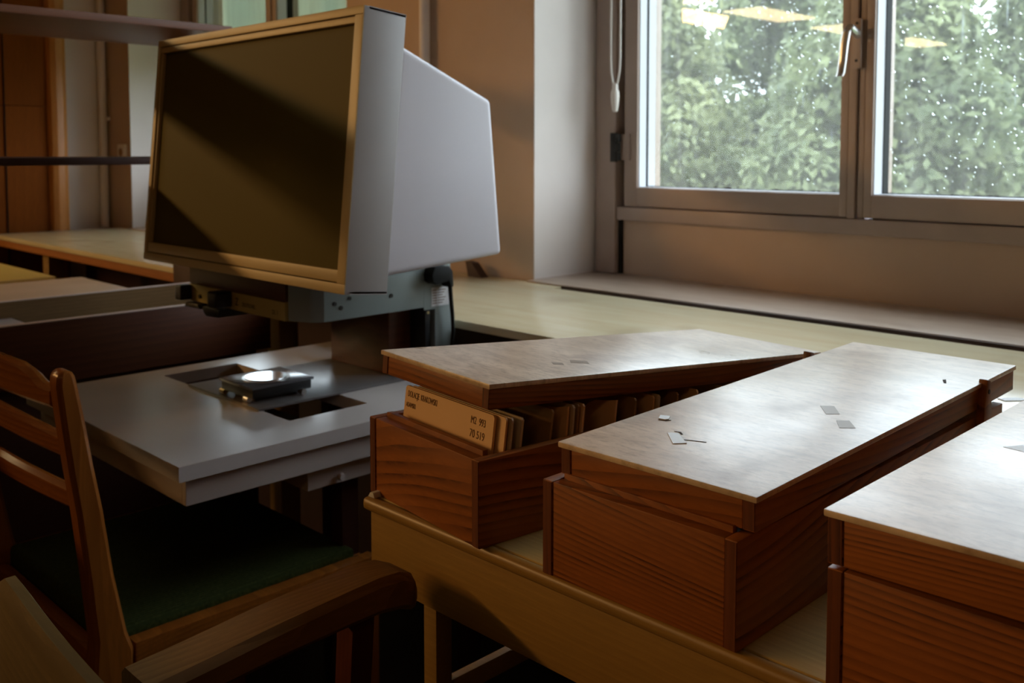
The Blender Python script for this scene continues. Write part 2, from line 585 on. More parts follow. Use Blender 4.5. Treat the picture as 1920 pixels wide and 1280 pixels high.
def tag(o, label, cat, group=None):
    o['label'] = label
    o['category'] = cat
    if group:
        o['group'] = group
    return o


def thing(name, label, cat, loc, rotz=0.0, group=None):
    o = bpy.data.objects.new(name, None)
    COL.objects.link(o)
    o.location = W(*loc)
    o.rotation_euler = (0, 0, rotz)
    o.empty_display_size = 0.05
    return tag(o, label, cat, group)


def holder(name, loc, kind=None, parent=None):
    o = bpy.data.objects.new(name, None)
    COL.objects.link(o)
    o.location = loc
    o.parent = parent
    o.empty_display_size = 0.05
    if kind:
        o['kind'] = kind
    return o


def lettering(body, name, mat, parent, size, mtx, thick=0.0004, squeeze=1.0):
    """Flat lettering placed by MTX (metres, in the parent's space); converted to a mesh."""
    cu = bpy.data.curves.new(name, 'FONT')
    cu.body = body
    cu.size = size
    cu.extrude = thick
    tmp = bpy.data.objects.new(name, cu)
    COL.objects.link(tmp)
    dg = bpy.context.evaluated_depsgraph_get()
    me = bpy.data.meshes.new_from_object(tmp.evaluated_get(dg))
    COL.objects.unlink(tmp)
    bpy.data.objects.remove(tmp)
    me.transform(Matrix.Diagonal((squeeze, 1, 1, 1)))
    me.transform(mtx)
    me.materials.clear()
    me.materials.append(mat)
    o = bpy.data.objects.new(name, me)
    COL.objects.link(o)
    o.parent = parent
    return o


FLOOR = -EYE / U
# ------------------------------------------------------------------ setting
XL, XR, YN, YF, ZC = -36.0, 6.0, -58.0, 5.36, 6.6
b = B(); b.box(XL - 1, XR + 1, YN - 1, 6.7, FLOOR - 0.4, FLOOR); b.build('floor', M['floor'], kind='structure', smooth=False)
b = B(); b.box(XL - 1, XR + 1, YN - 1, 6.7, ZC, ZC + 0.4); b.build('ceiling', M['ceiling'], kind='structure', smooth=False)
b = B(); b.box(XL - 1, XL, YN - 1, 6.7, FLOOR, ZC); b.build('wall_left', M['dark_back'], kind='structure', smooth=False)
b = B(); b.box(XR, XR + 1, YN - 1, 6.7, FLOOR, ZC); b.build('wall_right', M['dark_back'], kind='structure', smooth=False)
b = B(); b.box(XL, XR, YN - 1, YN, FLOOR, ZC); b.build('wall_front', M['dark_back'], kind='structure', smooth=False)
WIN = [(-5.13, -0.37), (-12.3, -7.54)]
WTOP = 4.9
b = B()
b.box(XL, -12.3, YF, 6.7, FLOOR, ZC, bevel=0.02)
b.box(-7.54, -5.13, YF, 6.7, FLOOR, ZC, bevel=0.02)
b.box(-0.37, XR, YF, 6.7, FLOOR, ZC, bevel=0.02)
b.build('wall_back', M['wall_shaded'], kind='structure')
b = B()
for x0, x1 in WIN:
    b.box(x0 - 0.01, x1 + 0.01, YF + 0.03, 6.7, WTOP, ZC)
    b.box(x0 - 0.01, x1 + 0.01, 6.14, 6.7, FLOOR, -0.548)
b.build('wall_back', M['wall_shaded'], kind='structure')
b = B(); b.box(XL, -13.0, 4.77, YF + 0.03, FLOOR, ZC, bevel=0.02); b.build('wall_back', M['wall'], kind='structure')
# white plastered window reveals
b = B()
for x0, x1 in WIN:
    b.box(x0, x0 + 0.008, YF + 0.004, 6.14, -0.985, WTOP)
    b.box(x1 - 0.008, x1, YF + 0.004, 6.14, -0.985, WTOP)
    b.box(x0 + 0.009, x1 - 0.009, YF + 0.034, 6.14, WTOP - 0.008, WTOP)
b.build('trim_7', M['wall'], kind='structure', smooth=False)
b = B(); b.box(-5.13, -0.37, 5.40, 6.139, FLOOR, -1.07); b.build('trim_1', M['dark_back'], kind='structure', smooth=False)
b = B(); b.box(-12.3, -7.54, 5.40, 6.139, FLOOR, -1.07); b.build('trim_2', M['dark_back'], kind='structure', smooth=False)
# window sills
b = B(); b.box(-4.76, -0.37, 5.272, 5.2845, -1.06, -0.992, 0.003); b.build('trim_5', M['shelf_dark'], kind='structure')  # dark strip that paints the sill's front edge as shaded
b = B(); b.box(-5.12, 5.9, 5.201, 5.27, -1.2, -1.12); b.build('trim_6', M['gap'], kind='structure', smooth=False)  # black bar that paints the depth of the gap dark
b = B(); b.box(-5.13, -0.37, 5.285, 6.139, -1.06, -0.985, bevel=0.008); b.build('trim_3', M['sill'], kind='structure')
b = B(); b.box(-12.3, -7.54, 5.285, 6.139, -1.06, -0.985, bevel=0.008); b.build('trim_4', M['sill'], kind='structure')


def ring(bd, x0, x1, z0, z1, w, y0, y1, wl=None, wr=None, wb=None, wt=None, bevel=0.008):
    wl, wr, wb, wt = [w if q is None else q for q in (wl, wr, wb, wt)]
    bd.box(x0, x0 + wl, y0, y1, z0, z1, bevel)
    bd.box(x1 - wr, x1, y0, y1, z0, z1, bevel)
    bd.box(x0 + wl - 0.004, x1 - wr + 0.004, y0 + 0.002, y1, z0, z0 + wb, bevel)
    bd.box(x0 + wl - 0.004, x1 - wr + 0.004, y0 + 0.002, y1, z1 - wt, z1, bevel)


def window(name, x0, x1, frosted, detail):
    w = holder(name, W((x0 + x1) / 2, 6.15, -0.548), 'structure')
    dx = x0 + 5.13                 # offset against the measured window
    b = B(); b.box(x0 + 0.03, x0 + 0.235, 6.06, 6.40, -0.983, WTOP - 0.01, bevel=0.012); b.build('window_jamb', M['alu'], w)
    b = B(); b.box(x1 - 0.235, x1 - 0.03, 6.06, 6.40, -0.983, WTOP - 0.01, bevel=0.012); b.build('window_jamb', M['alu'], w)
    b = B(); b.box(x0 + 0.236, x1 - 0.236, 6.075, 6.42, -0.550, -0.445, bevel=0.01); b.build('bottom_rail', M['alu'], w)
    b = B(); b.box(x0 + 0.236, x1 - 0.236, 6.075, 6.42, WTOP - 0.12, WTOP - 0.01, bevel=0.01); b.build('top_rail', M['alu'], w)
    b = B(); b.box(x0 + 0.2355, x0 + 0.300, 6.20, 6.42, -0.444, WTOP - 0.13); b.build('seal', M['rubber'], w)
    b = B(); b.box(x0 + 0.2355, x0 + 0.262, 6.105, 6.138, -0.983, -0.5515); b.build('seal', M['rubber'], w)
    b = B(); b.box(x0 + 2.14, x0 + 2.30, 6.15, 6.16, -0.43, WTOP - 0.14); b.build('seal', M['rubber'], w)
    zt = WTOP - 0.135
    for sx0, sx1, wl, wr in ((-4.829 + dx, -2.962 + dx, 0.127, 0.055), (-2.850 + dx, -0.665 + dx, 0.056, 0.12)):
        s = B()
        ring(s, sx0, sx1, -0.437, zt, 0.12, 6.09, 6.40, wl=wl, wr=wr, wb=0.15)
        so = s.build('sash', M['alu'], w)
        g = B(); g.box(sx0 + wl - 0.02, sx1 - wr + 0.02, 6.322, 6.334, -0.437 + 0.13, zt - 0.1)
        g.build('pane', M['pane'], so, smooth=False)
        d = B()
        ring(d, sx0 + wl - 0.004, sx1 - wr + 0.004, -0.437 + 0.146, zt - 0.116, 0.010, 6.115, 6.318, bevel=0.0)
        d.build('glazing_bead', M['bead'], so)
        d = B()
        ring(d, sx0 + wl - 0.002, sx1 - wr + 0.002, -0.437 + 0.148, zt - 0.118, 0.0135, *((6.205, 6.222) if wl > 0.1 else (6.235, 6.316)), bevel=0.0)
        d.build('gasket', M['rubber'], so)
    # covering strips of the meeting stile
    mid = B(); mid.box(-2.9595 + dx, -2.906 + dx, 6.085, 6.14, -0.4445, zt, 0.006); mid.build('meeting_stile', M['alu'], w)
    mid = B(); mid.box(-2.898 + dx, -2.857 + dx, 6.105, 6.14, -0.4445, zt, 0.006); mid.build('meeting_stile', M['alu'], w)
    if detail:
        h = B(); h.box(-2.926 + dx, -2.872 + dx, 6.055, 6.086, 0.535, 0.855, 0.006); hp = h.build('handle_plate', M['alu'], w)
        for z in (0.825, 0.585):
            h = B(); h.cyl((-2.899 + dx, 6.051, z), (-2.899 + dx, 6.06, z), 0.010, n=14); h.build('screw', M['black'], hp)
        # handle: neck, shoulder, then a flat grip hanging down and slightly out
        grip = [(-2.895, 6.055, 0.755, 0.024), (-2.897, 6.00, 0.775, 0.025), (-2.900, 5.955, 0.79, 0.026), (-2.905, 5.925, 0.765, 0.028), (-2.912, 5.91, 0.68, 0.028), (-2.918, 5.905, 0.58, 0.027), (-2.924, 5.90, 0.50, 0.026), (-2.925, 5.88, 0.475, 0.024)]
        rings = []
        for i, (x, y, z, r) in enumerate(grip):
            t = 0.024 if i < 3 else 0.022
            if i < 2:
                pts = [(x + dx + r * math.cos(a), y, z + 1.3 * r * math.sin(a)) for a in [math.pi * 2 * k / 12 for k in range(12)]]
            else:
                dn = (0, 0.35, 1) if i == 2 else (0, 1, 0.1)
                pts = [(x + dx + r * math.cos(a), y + t * math.sin(a) * dn[1], z + t * math.sin(a) * dn[2]) for a in [math.pi * 2 * k / 12 for k in range(12)]]
            rings.append(pts)
        h = B(); h.sweep(rings); h.build('handle', M['handle'], w)
        # hinge
        h = B(); h.box(-4.868 + dx, -4.765 + dx, 6.075, 6.089, -0.075, 0.135, 0.004); hg = h.build('hinge', M['alu'], w)
        for z0, z1 in ((-0.075, -0.012), (-0.006, 0.066), (0.072, 0.135)):
            h = B(); h.cyl((-4.862 + dx, 6.05, z0), (-4.862 + dx, 6.05, z1), 0.024, n=14); h.build('knuckle', M['iron'], hg)
        h = B(); h.box(-4.925 + dx, -4.872 + dx, 6.030, 6.062, -0.085, 0.145, 0.004); h.build('hinge_leaf', M['iron'], hg)
    return w


w1 = window('window_1', -5.13, -0.37, False, True)
w2 = window('window_2', -12.3, -7.54, False, False)
xb = thing('outdoor_blind', 'pale green fabric blind hanging outside the far window', 'blind', (-9.92, 6.75, 0.95))
b = B(); b.box(-12.5, -7.3, 6.76, 6.772, 1.0, 5.2); b.build('blind_fabric', M['blind'], xb, smooth=False)
b = B(); b.box(-12.5, -7.3, 6.745, 6.79, 0.95, 0.999, 0.008); b.build('bottom_bar', M['alu'], xb)
b = B(); b.cyl((-12.55, 6.85, 5.25), (-7.25, 6.85, 5.25), 0.14, n=20); b.build('roller', M['alu'], xb)
for x in (-12.6, -7.25):
    b = B(); b.box(x, x + 0.05, 6.70, 7.0, 5.05, 5.45, 0.006); b.build('blind_bracket', M['alu'], xb)

# rain drops on the outer side of window 1's panes
b = B()
rd = random.Random(3)
for i in range(900):
    left = rd.random() < 0.35
    if left:
        x, z = rd.uniform(-4.68, -3.0), rd.uniform(-0.25, 1.6)
        if rd.random() < 0.5:
            x = rd.uniform(-3.9, -3.0); z = rd.uniform(0.3, 1.2)
    else:
        x, z = rd.uniform(-2.78, -1.2), rd.uniform(-0.25, 1.6)
    r = rd.uniform(0.0035, 0.009) * (1 if rd.random() < 0.85 else 1.5)
    n = 8
    rings = []
    for rr, yy in ((1.0, 0.0), (0.8, 0.45), (0.4, 0.75)):
        rings.append([(x + r * rr * math.cos(2 * math.pi * k / n), 6.3345 + r * yy, z + r * rr * 1.15 * math.sin(2 * math.pi * k / n)) for k in range(n)])
    b.sweep(rings)
drops = b.build('raindrops', M['water'], w1, kind='stuff')
b = B()
for x, z0, z1, w_ in [(-1.97, 0.62, 0.98, 0.012), (-1.86, 0.34, 0.80, 0.013), (-1.80, 0.10, 0.62, 0.010), (-2.34, 0.66, 0.88, 0.008), (-1.93, 0.30, 0.46, 0.006), (-2.02, 0.25, 0.40, 0.005), (-2.08, 0.75, 1.1, 0.008),
                      (-1.74, 0.45, 1.0, 0.010), (-2.22, 0.35, 0.42, 0.006), (-3.42, 0.30, 0.42, 0.005), (-3.30, 0.52, 0.58, 0.006), (-3.62, 0.42, 0.50, 0.005), (-3.2, 0.05, 0.16, 0.004), (-4.2, 0.5, 0.58, 0.004)]:
    rings = []
    for q in range(9):
        f = q / 8
        r = w_ * math.sin(math.pi * (0.06 + 0.88 * f)) * rd.uniform(0.7, 1.1)
        rings.append([(x + r * math.cos(a), 6.3345 + 0.3 * r * (1 + math.sin(a)), z0 + (z1 - z0) * f) for a in [2 * math.pi * k / 8 for k in range(8)]])
    b.sweep(rings)
b.build('water_streaks', M['streak'], w1, kind='stuff')
# wet crumbs of dirt along the glazing bead
b = B()
for x in [rd.uniform(-4.6, -3.0) for _ in range(50)] + [rd.uniform(-2.75, -1.5) for _ in range(60)]:
    s = rd.uniform(0.003, 0.012)
    b.box(x - s, x + s, 6.29, 6.305, -0.284, -0.284 + s * rd.uniform(0.5, 1.2))
b.build('grime', M['chip'], w1, kind='stuff', smooth=False)

# ------------------------------------------------------------------ long counter under the windows
cn = thing('window_counter', 'long cream varnished wooden counter running along the wall under both windows', 'counter', (-5, 4.6, FLOOR))
b = B(); b.box(-12.655, 5.9, 3.80, 5.20, -1.05, -1.0, bevel=0.008); b.box(-12.655, -4.76, 5.19, 5.352, -1.05, -1.0); b.build('counter_top', M['counter'], cn)
b = B(); b.box(-12.655, -5.6, 3.83, 3.87, -1.135, -1.052, 0.006); b.build('fascia', M['fascia'], cn, smooth=True)
b = B(); b.box(-12.655, 5.9, 4.9, 4.95, FLOOR, -1.052); b.build('front_panel', M['shelf_dark'], cn, smooth=False)
for x in (-11.35, -6.6, -3.4, 0.5, 4):
    b = B(); b.box(x, x + 0.17, 3.92, 4.09, FLOOR, -1.052, 0.008); b.build('leg', M['beech_x'], cn)

# ------------------------------------------------------------------ beech desk carrying the card boxes
dk = thing('beech_desk', 'light beech desk with rounded front edge carrying the card boxes', 'desk', (0, 2.6, FLOOR))
b = B(); b.box(-2.235, 3.4, 1.675, 3.79, -1.037, -1.0, 0.003); b.build('desk_top', M['beech_top'], dk)
b = B(); b.box(-2.258, 3.4, 1.640, 1.676, -1.038, -1.0005, 0.016, 3); b.build('edge_lipping', M['beech_x'], dk)
b = B(); b.box(-2.262, -2.236, 1.676, 3.79, -1.038, -1.0005, 0.01, 3); b.build('edge_lipping', M['beech_x'], dk)
b = B(); b.box(-2.238, 3.4, 1.658, 1.72, -1.242, -1.039, 0.004); b.build('apron', M['beech_x'], dk)
b = B(); b.box(-2.238, -2.19, 1.722, 3.70, -1.242, -1.039, 0.004); b.build('apron', M['beech_x'], dk)
for x, y in ((-2.10, 1.74), (-2.10, 3.4), (3.1, 1.74), (3.1, 3.4)):
    b = B(); b.box(x, x + 0.055, y, y + 0.06, FLOOR, -1.039, 0.004); b.build('leg', M['beech_x'], dk)
b = B(); b.box(-2.09, -2.06, 1.802, 3.398, -1.60, -1.54, 0.004); b.build('stretcher', M['beech_x'], dk)
b = B(); b.prism([(-2.247, -1.0), (-2.237, -0.986), (-2.222, -0.985), (-2.216, -1.0)], 'y', 1.655, 1.700, 0.002); b.build('loose_splinter', M['paper_grey'], dk)

# ------------------------------------------------------------------ card boxes
T = 0.030


def card_box(label, loc, yaw, w, Ln, h, top):
    """Local space: front left bottom corner at the origin, x across the front, y to the back."""
    r = thing('card_index_box', label, 'box', loc, yaw, 'wooden card index boxes on the beech desk')
    for x in (0, w - T):
        b = B(); b.box(x, x + T, 0, Ln, 0, h, 0.0035)
        b.build('side_board', M['pine_y'], r, local=True)
    # the end grain of the side boards, showing on the front
    for x in (0, w - T):
        b = B(); b.box(x + 0.002, x + T - 0.002, -0.0012, 0.004, 0.003, h - 0.003)
        b.build('end_grain', M['pine_end'], r, local=True)
    b = B(); b.box(T + 0.0006, w - T - 0.0006, 0.002, 0.036, 0.0, h - 0.001, 0.003); b.build('front_board', M['pine_x'], r, local=True)
    b = B(); b.box(T + 0.0006, w - T - 0.0006, Ln - 0.034, Ln - 0.002, 0.0, h - 0.001, 0.003); b.build('back_board', M['pine_x'], r, local=True)
    b = B(); b.box(T, w - T, 0.037, Ln - 0.036, 0.006, 0.024); b.build('bottom_board', M['pine_y'], r, local=True)
    b = B(); b.box(T + 0.004, w - T - 0.004, 0.0375, 0.055, 0.03, h + 0.012, 0.002); b.build('inner_lip', M['pine_x'], r, local=True)
    for s in (0, 1):
        x0, x1 = (-0.026, -0.001) if s == 0 else (w + 0.001, w + 0.026)
        y = Ln - 0.20
        b = B(); b.prism([(y - 0.035, h - 0.10), (y + 0.035, h - 0.10), (y + 0.028, h + 0.03), (y + 0.016, h + top - 0.007), (y - 0.012, h + top), (y - 0.030, h + 0.03)], 'x', x0, x1, 0.004)
        br = b.build('bracket', M['pine_end'] if s == 0 else M['pine_y'], r, local=True)
        b = B(); q = x0 - 0.002 if s == 0 else x1 + 0.002
        b.cyl((q, y, h + top - 0.037), (x1 if s == 0 else x0, y, h + top - 0.037), 0.007, n=12); b.build('pin', M['iron'], br, local=True)
    return r


def card_lid(root, pos, rot, w, Ln, th):
    """Lid as a part of ROOT: pos = front left TOP corner relative to the root's local space (units)."""
    ld = holder('lid', Vector(pos) * U, parent=root)
    ld.rotation_euler = rot
    t = 0.014
    e = 0.006

    def bl(bd, n, m):
        return bd.build(n, m, ld, local=True)
    b = B(); b.box(-e, w + e, -e, Ln + e, -t, 0, 0.004); bl(b, 'lid_top', M['lid_top'])
    b = B(); b.box(T + 0.0006, w - T - 0.0006, 0.001, T, -th, -t - 0.0006, 0.003); bl(b, 'lid_front_rail', M['pine_x'])
    b = B(); b.box(T + 0.0006, w - T - 0.0006, Ln - T, Ln - 0.001, -th, -t - 0.0006, 0.003); bl(b, 'lid_back_rail', M['pine_x'])
    for x in (0, w - T):
        b = B(); b.box(x, x + T, 0, Ln, -th, -t - 0.0006, 0.003); bl(b, 'lid_side_rail', M['pine_y'])
        b = B(); b.box(x + 0.002, x + T - 0.002, -0.0012, 0.004, -th + 0.003, -t - 0.002); bl(b, 'end_grain', M['pine_end'])
    return ld


YAW1 = math.atan2(-0.062, 0.533)
box1 = card_box('open pine card box, lid resting raised on the index cards', (-2.273, 1.684, -0.9996), YAW1, 0.537, 1.50, 0.226, 0.078)
box2 = card_box('closed pine card box with white paper chips on its pale lid', (-1.537, 1.640, -0.9996), 0.0, 0.528, 1.50, 0.228, 0.112)
box3 = card_box('pine card box at the desk front, lid shut flush over its body', (-0.825, 1.651, -0.9996), 0.0, 0.56, 1.50, 0.232, 0.10)


def to_local(root, p, yaw):
    d = W(*p) - root.location
    return (Matrix.Rotation(-yaw, 3, 'Z') @ d) / U


lid1 = card_lid(box1, to_local(box1, (-2.307, 1.762, -0.595), YAW1), (-0.069, 0, -0.126 - YAW1), 0.537, 1.418, 0.069)
lid2 = card_lid(box2, to_local(box2, (-1.517, 1.682, -0.687), 0), (0.013, 0, 0.006), 0.520, 1.536, 0.077)
lid3 = card_lid(box3, to_local(box3, (-0.825, 1.648, -0.657), 0), (0.0, -0.012, 0.0), 0.56, 1.50, 0.102)


def chip(lid, pts, z, mat, name, th=0.0022):
    b = B()
    b.prism(pts, 'z', 0.0003 + z, z + th)
    return b.build(name, mat, lid, local=True, smooth=False)


chip(lid2, [(0.046, 0.333), (0.070, 0.342), (0.083, 0.318), (0.078, 0.309), (0.060, 0.306)], 0, M['paper'], 'paper_chip', 0.003)
chip(lid2, [(0.147, 0.222), (0.166, 0.240), (0.228, 0.186), (0.206, 0.162)], 0, M['paper'], 'paper_chip', 0.002)
chip(lid2, [(0.150, 0.246), (0.166, 0.252), (0.180, 0.240), (0.178, 0.236), (0.165, 0.246)], 0, M['chip'], 'veneer_split', 0.0012)
chip(lid2, [(0.205, 0.208), (0.255, 0.228), (0.256, 0.224), (0.206, 0.204)], 0, M['chip'], 'veneer_split', 0.0008)
chip(lid2, [(0.062, 0.3035), (0.080, 0.3065), (0.088, 0.318), (0.091, 0.317), (0.084, 0.303), (0.064, 0.299)], 0, M['chip'], 'veneer_split', 0.0012)
chip(lid2, [(0.30, 0.70), (0.33, 0.72), (0.375, 0.66), (0.35, 0.635)], 0, M['tape'], 'tape_patch', 0.0008)
chip(lid2, [(0.395, 0.60), (0.42, 0.62), (0.46, 0.57), (0.43, 0.545)], 0, M['tape'], 'tape_patch', 0.0008)
chip(lid2, [(0.43, 1.20), (0.436, 1.21), (0.452, 1.17), (0.447, 1.165)], 0, M['chip'], 'veneer_split', 0.001)
chip(lid1, [(0.345, 0.440), (0.380, 0.478), (0.415, 0.455), (0.378, 0.415)], 0, M['tape'], 'tape_patch', 0.0008)
chip(lid1, [(0.355, 0.36), (0.375, 0.385), (0.40, 0.37), (0.382, 0.345)], 0, M['tape'], 'tape_patch', 0.0008)
chip(lid3, [(0.10, 0.62), (0.13, 0.67), (0.24, 0.70), (0.27, 0.66), (0.20, 0.60)], 0, M['paper'], 'paper_chip', 0.0006)

# ------------------------------------------------------------------ index cards in the open box


def card(y, lean, ht, mat, label, x0=0.045, w=0.452, th=0.008, notch=False, name='index_card'):
    b = B()
    if notch:
        pts = [(0, 0), (w, 0), (w, ht)] + [(w - 0.055 - 0.10 * math.sin(a), ht - 0.012 - 0.10 * (1 - math.cos(a))) for a in [0.0, 0.3, 0.6, 0.9, 1.2, 1.5]] + [(0.12, ht - 0.11), (0.06, ht - 0.01), (0, ht)]
    else:
        pts = [(0, 0), (w, 0), (w, ht - 0.006), (w - 0.006, ht), (0.006, ht), (0, ht - 0.006)]
    b.prism(pts, 'y', 0, th)
    o = b.build(name, mat, None, local=True, smooth=False)
    mt = Matrix.Translation(box1.location) @ Matrix.Rotation(YAW1, 4, 'Z') @ Matrix.Translation(Vector((x0, y, 0.0245)) * U) @ Matrix.Rotation(-lean, 4, 'X')
    o.matrix_world = mt
    return tag(o, label, 'card', 'index cards standing in the open box')


front = card(0.064, 0.13, 0.288, M['card'], 'manila index card with handwriting, foremost in the open box', x0=0.040, w=0.430)
RX = Matrix.Rotation(math.pi / 2, 4, 'X')


def write(s, x, z, size, sq, name='handwriting'):
    lettering(s, name, M['ink'], front, size * U, Matrix.Translation(Vector((x, -0.0006, z)) * U) @ RX, 0.00008, sq)


write('DOLACJE  KRAKOWSKI', 0.014, 0.258, 0.025, 0.58)
write('ADAMSKI', 0.010, 0.228, 0.020, 0.60)
write('M2  993', 0.330, 0.249, 0.028, 0.72)
write('70 519', 0.330, 0.213, 0.030, 0.80)
cards = [(0.077, 0.13, 0.287, 'card', 'manila index card pressed against the back of the handwritten one', 0.054, 0.006),
         (0.092, 0.13, 0.285, 'card_pale', 'pale index card, third behind the handwritten one', 0.060, 0.006),
         (0.125, 0.14, 0.280, 'card_pale', 'pale index card leaning on its own behind the front three', 0.058, 0.007)]
for y, ln, ht, mt, lb, x0, th in cards:
    card(y, ln, ht, M[mt], lb, x0, 0.45, th)
back = [(0.225, 0.16, 0.300, 'card_dark', False), (0.300, 0.10, 0.296, 'card', True), (0.318, 0.10, 0.297, 'card_pale', False), (0.334, 0.12, 0.297, 'card_dark', False), (0.350, 0.12, 0.295, 'card', False),
        (0.475, 0.14, 0.286, 'card', True), (0.56, 0.10, 0.278, 'card_dark', False), (0.64, 0.10, 0.272, 'card', False), (0.66, 0.10, 0.272, 'card_pale', False), (0.74, 0.12, 0.266, 'card_dark', False),
        (0.83, 0.10, 0.262, 'card', False), (0.95, 0.10, 0.255, 'card_pale', False), (1.06, 0.10, 0.248, 'card', False)]
nth = 'first second third fourth fifth sixth seventh eighth ninth tenth eleventh twelfth thirteenth'.split()
for i, (y, ln, ht, mt, nc) in enumerate(back):
    kind = {'card_dark': 'brown', 'card': 'manila', 'card_pale': 'pale'}[mt]
    lb = f'{kind} {"notched " if nc else ""}card in shadow under the raised lid, {nth[i]} behind the gap'
    ht -= 0.016
    card(y, ln, ht, M[mt], lb, 0.056 if i % 2 else 0.060, 0.446, 0.007, nc, 'divider_card' if nc else 'index_card')

# ------------------------------------------------------------------ reader table
TZ = -1.30
rt = thing('reader_table', 'low pale laminate table with cut-out under the microfilm reader', 'table', (-4.6, 2.8, FLOOR))


def slab_with_hole(bd, X, Y, z0, z1):
    xs, ys = X, Y
    for i in range(3):
        for j in range(3):
            if i == 1 and j == 1:
                continue
    V = {}
    for k, z in enumerate((z0, z1)):
        for i, x in enumerate(xs):
            for j, y in enumerate(ys):
                V[i, j, k] = bd.bm.verts.new((x, y, z))
    for i in range(3):
        for j in range(3):
            if i == 1 and j == 1:
                continue
            bd.bm.faces.new((V[i, j, 1], V[i + 1, j, 1], V[i + 1, j + 1, 1], V[i, j + 1, 1]))
            bd.bm.faces.new((V[i, j, 0], V[i, j + 1, 0], V[i + 1, j + 1, 0], V[i + 1, j, 0]))
    for j in range(3):
        bd.bm.faces.new((V[0, j, 0], V[0, j, 1], V[0, j + 1, 1], V[0, j + 1, 0]))
        bd.bm.faces.new((V[3, j, 0], V[3, j + 1, 0], V[3, j + 1, 1], V[3, j, 1]))
        bd.bm.faces.new((V[j, 0, 0], V[j + 1, 0, 0], V[j + 1, 0, 1], V[j, 0, 1]))
        bd.bm.faces.new((V[j, 3, 0], V[j, 3, 1], V[j + 1, 3, 1], V[j + 1, 3, 0]))
    bd.bm.faces.new((V[1, 1, 0], V[1, 1, 1], V[2, 1, 1], V[2, 1, 0]))
    bd.bm.faces.new((V[1, 2, 0], V[2, 2, 0], V[2, 2, 1], V[1, 2, 1]))
    bd.bm.faces.new((V[1, 1, 0], V[1, 2, 0], V[1, 2, 1], V[1, 1, 1]))
    bd.bm.faces.new((V[2, 1, 0], V[2, 1, 1], V[2, 2, 1], V[2, 2, 0]))
    bmesh.ops.recalc_face_normals(bd.bm, faces=bd.bm.faces[:])


b = B(); slab_with_hole(b, (-5.52, -5.36, -4.02, -3.74), (1.80, 2.50, 2.965, 3.76), TZ - 0.066, TZ); b.build('table_top', M['laminate'], rt, smooth=False)
b = B(); b.box(-3.82, -3.785, 1.85, 3.70, TZ - 0.190, TZ - 0.068, 0.004); b.build('apron', M['laminate_edge'], rt)
b = B(); b.box(-5.46, -3.822, 1.85, 1.88, TZ - 0.190, TZ - 0.068, 0.004); b.build('apron', M['laminate_edge'], rt)
b = B(); b.box(-5.36, -4.02, 2.47, 3.0, TZ - 0.25, TZ - 0.22); b.build('well_floor', M['black'], rt, smooth=False)
b = B(); b.box(-4.30, -3.85, 2.488, 3.2, TZ - 0.303, TZ - 0.192, 0.004); dw = b.build('drawer', M['laminate_edge'], rt)
b = B(); b.cyl((-3.851, 2.663, TZ - 0.268), (-3.832, 2.663, TZ - 0.268), 0.010, 0.010, 14); b.cyl((-3.832, 2.663, TZ - 0.268), (-3.815, 2.663, TZ - 0.268), 0.021, 0.015, 16); b.build('knob', M['laminate'], dw)
for x, y in ((-5.40, 2.75), (-4.05, 2.75), (-5.40, 3.6), (-4.05, 3.6)):
    b = B(); b.box(x, x + 0.10, y, y + 0.10, FLOOR, TZ - 0.153, 0.004); b.build('leg', M['shelf_dark'], rt)

# ------------------------------------------------------------------ microfilm reader
mr = thing('microfilm_reader', 'grey microfilm reader with big tilted screen on the pale laminate table', 'reader', (-4.63, 3.0, TZ))
TILT = math.atan2(0.127, 1.308)
HX0, HX1 = -5.665, -3.600
HH, HD = 1.314, 0.243
# head space: v upwards along the tilted face, d backwards from the face
HB = Vector((0, 2.53, -0.647))
vv = Vector((0, math.sin(TILT), math.cos(TILT)))
dd = Vector((0, math.cos(TILT), -math.sin(TILT)))
HM = Matrix(((1, 0, 0, 0), (0, dd.y, vv.y, HB.y), (0, dd.z, vv.z, HB.z), (0, 0, 0, 1)))
b = B()
b.box(HX0, HX1, 0.03, HD, 0, 0.014, 0.0, mtx=HM)
b.box(HX0, HX1, 0.03, HD, HH - 0.014, HH, 0.0, mtx=HM)
b.box(HX0, HX0 + 0.014, 0.03, HD, 0.0145, HH - 0.0145, 0.0, mtx=HM)
b.box(HX1 - 0.014, HX1, 0.004, HD, 0.0005, HH - 0.0005, 0.004, mtx=HM)
b.box(HX0 + 0.015, HX1 - 0.015, HD - 0.03, HD - 0.002, 0.015, HH - 0.015, mtx=HM)
head = b.build('screen_housing', M['enamel'], mr)
FW = 0.050
b = B()
for bx in ((HX0, HX1 - 0.001, 0, 0.03, HH - 0.040, HH), (HX0, HX1 - 0.001, 0, 0.03, 0, 0.046), (HX0, HX0 + 0.035, 0, 0.03, 0.0465, HH - 0.0405), (HX1 - 0.066, HX1 - 0.001, 0, 0.03, 0.0465, HH - 0.0405)):
    b.box(*bx, 0.004, mtx=HM)
b.build('outer_bezel', M['bezel'], mr)
b = B()
for bx in ((HX0 + 0.036, HX1 - 0.067, 0.006, 0.05, HH - 0.076, HH - 0.0445), (HX0 + 0.036, HX1 - 0.067, 0.006, 0.05, 0.0505, 0.106), (HX0 + 0.036, HX0 + 0.050, 0.012, 0.05, 0.1065, HH - 0.0765)):
    b.box(*bx, 0.004, mtx=HM)
b.build('inner_bezel', M['bezel'], mr)
b = B(); b.box(HX0 + 0.05, HX1 - 0.067, 0.032, 0.036, 0.106, HH - 0.076, mtx=HM); b.build('screen', M['screen'], mr, smooth=False)
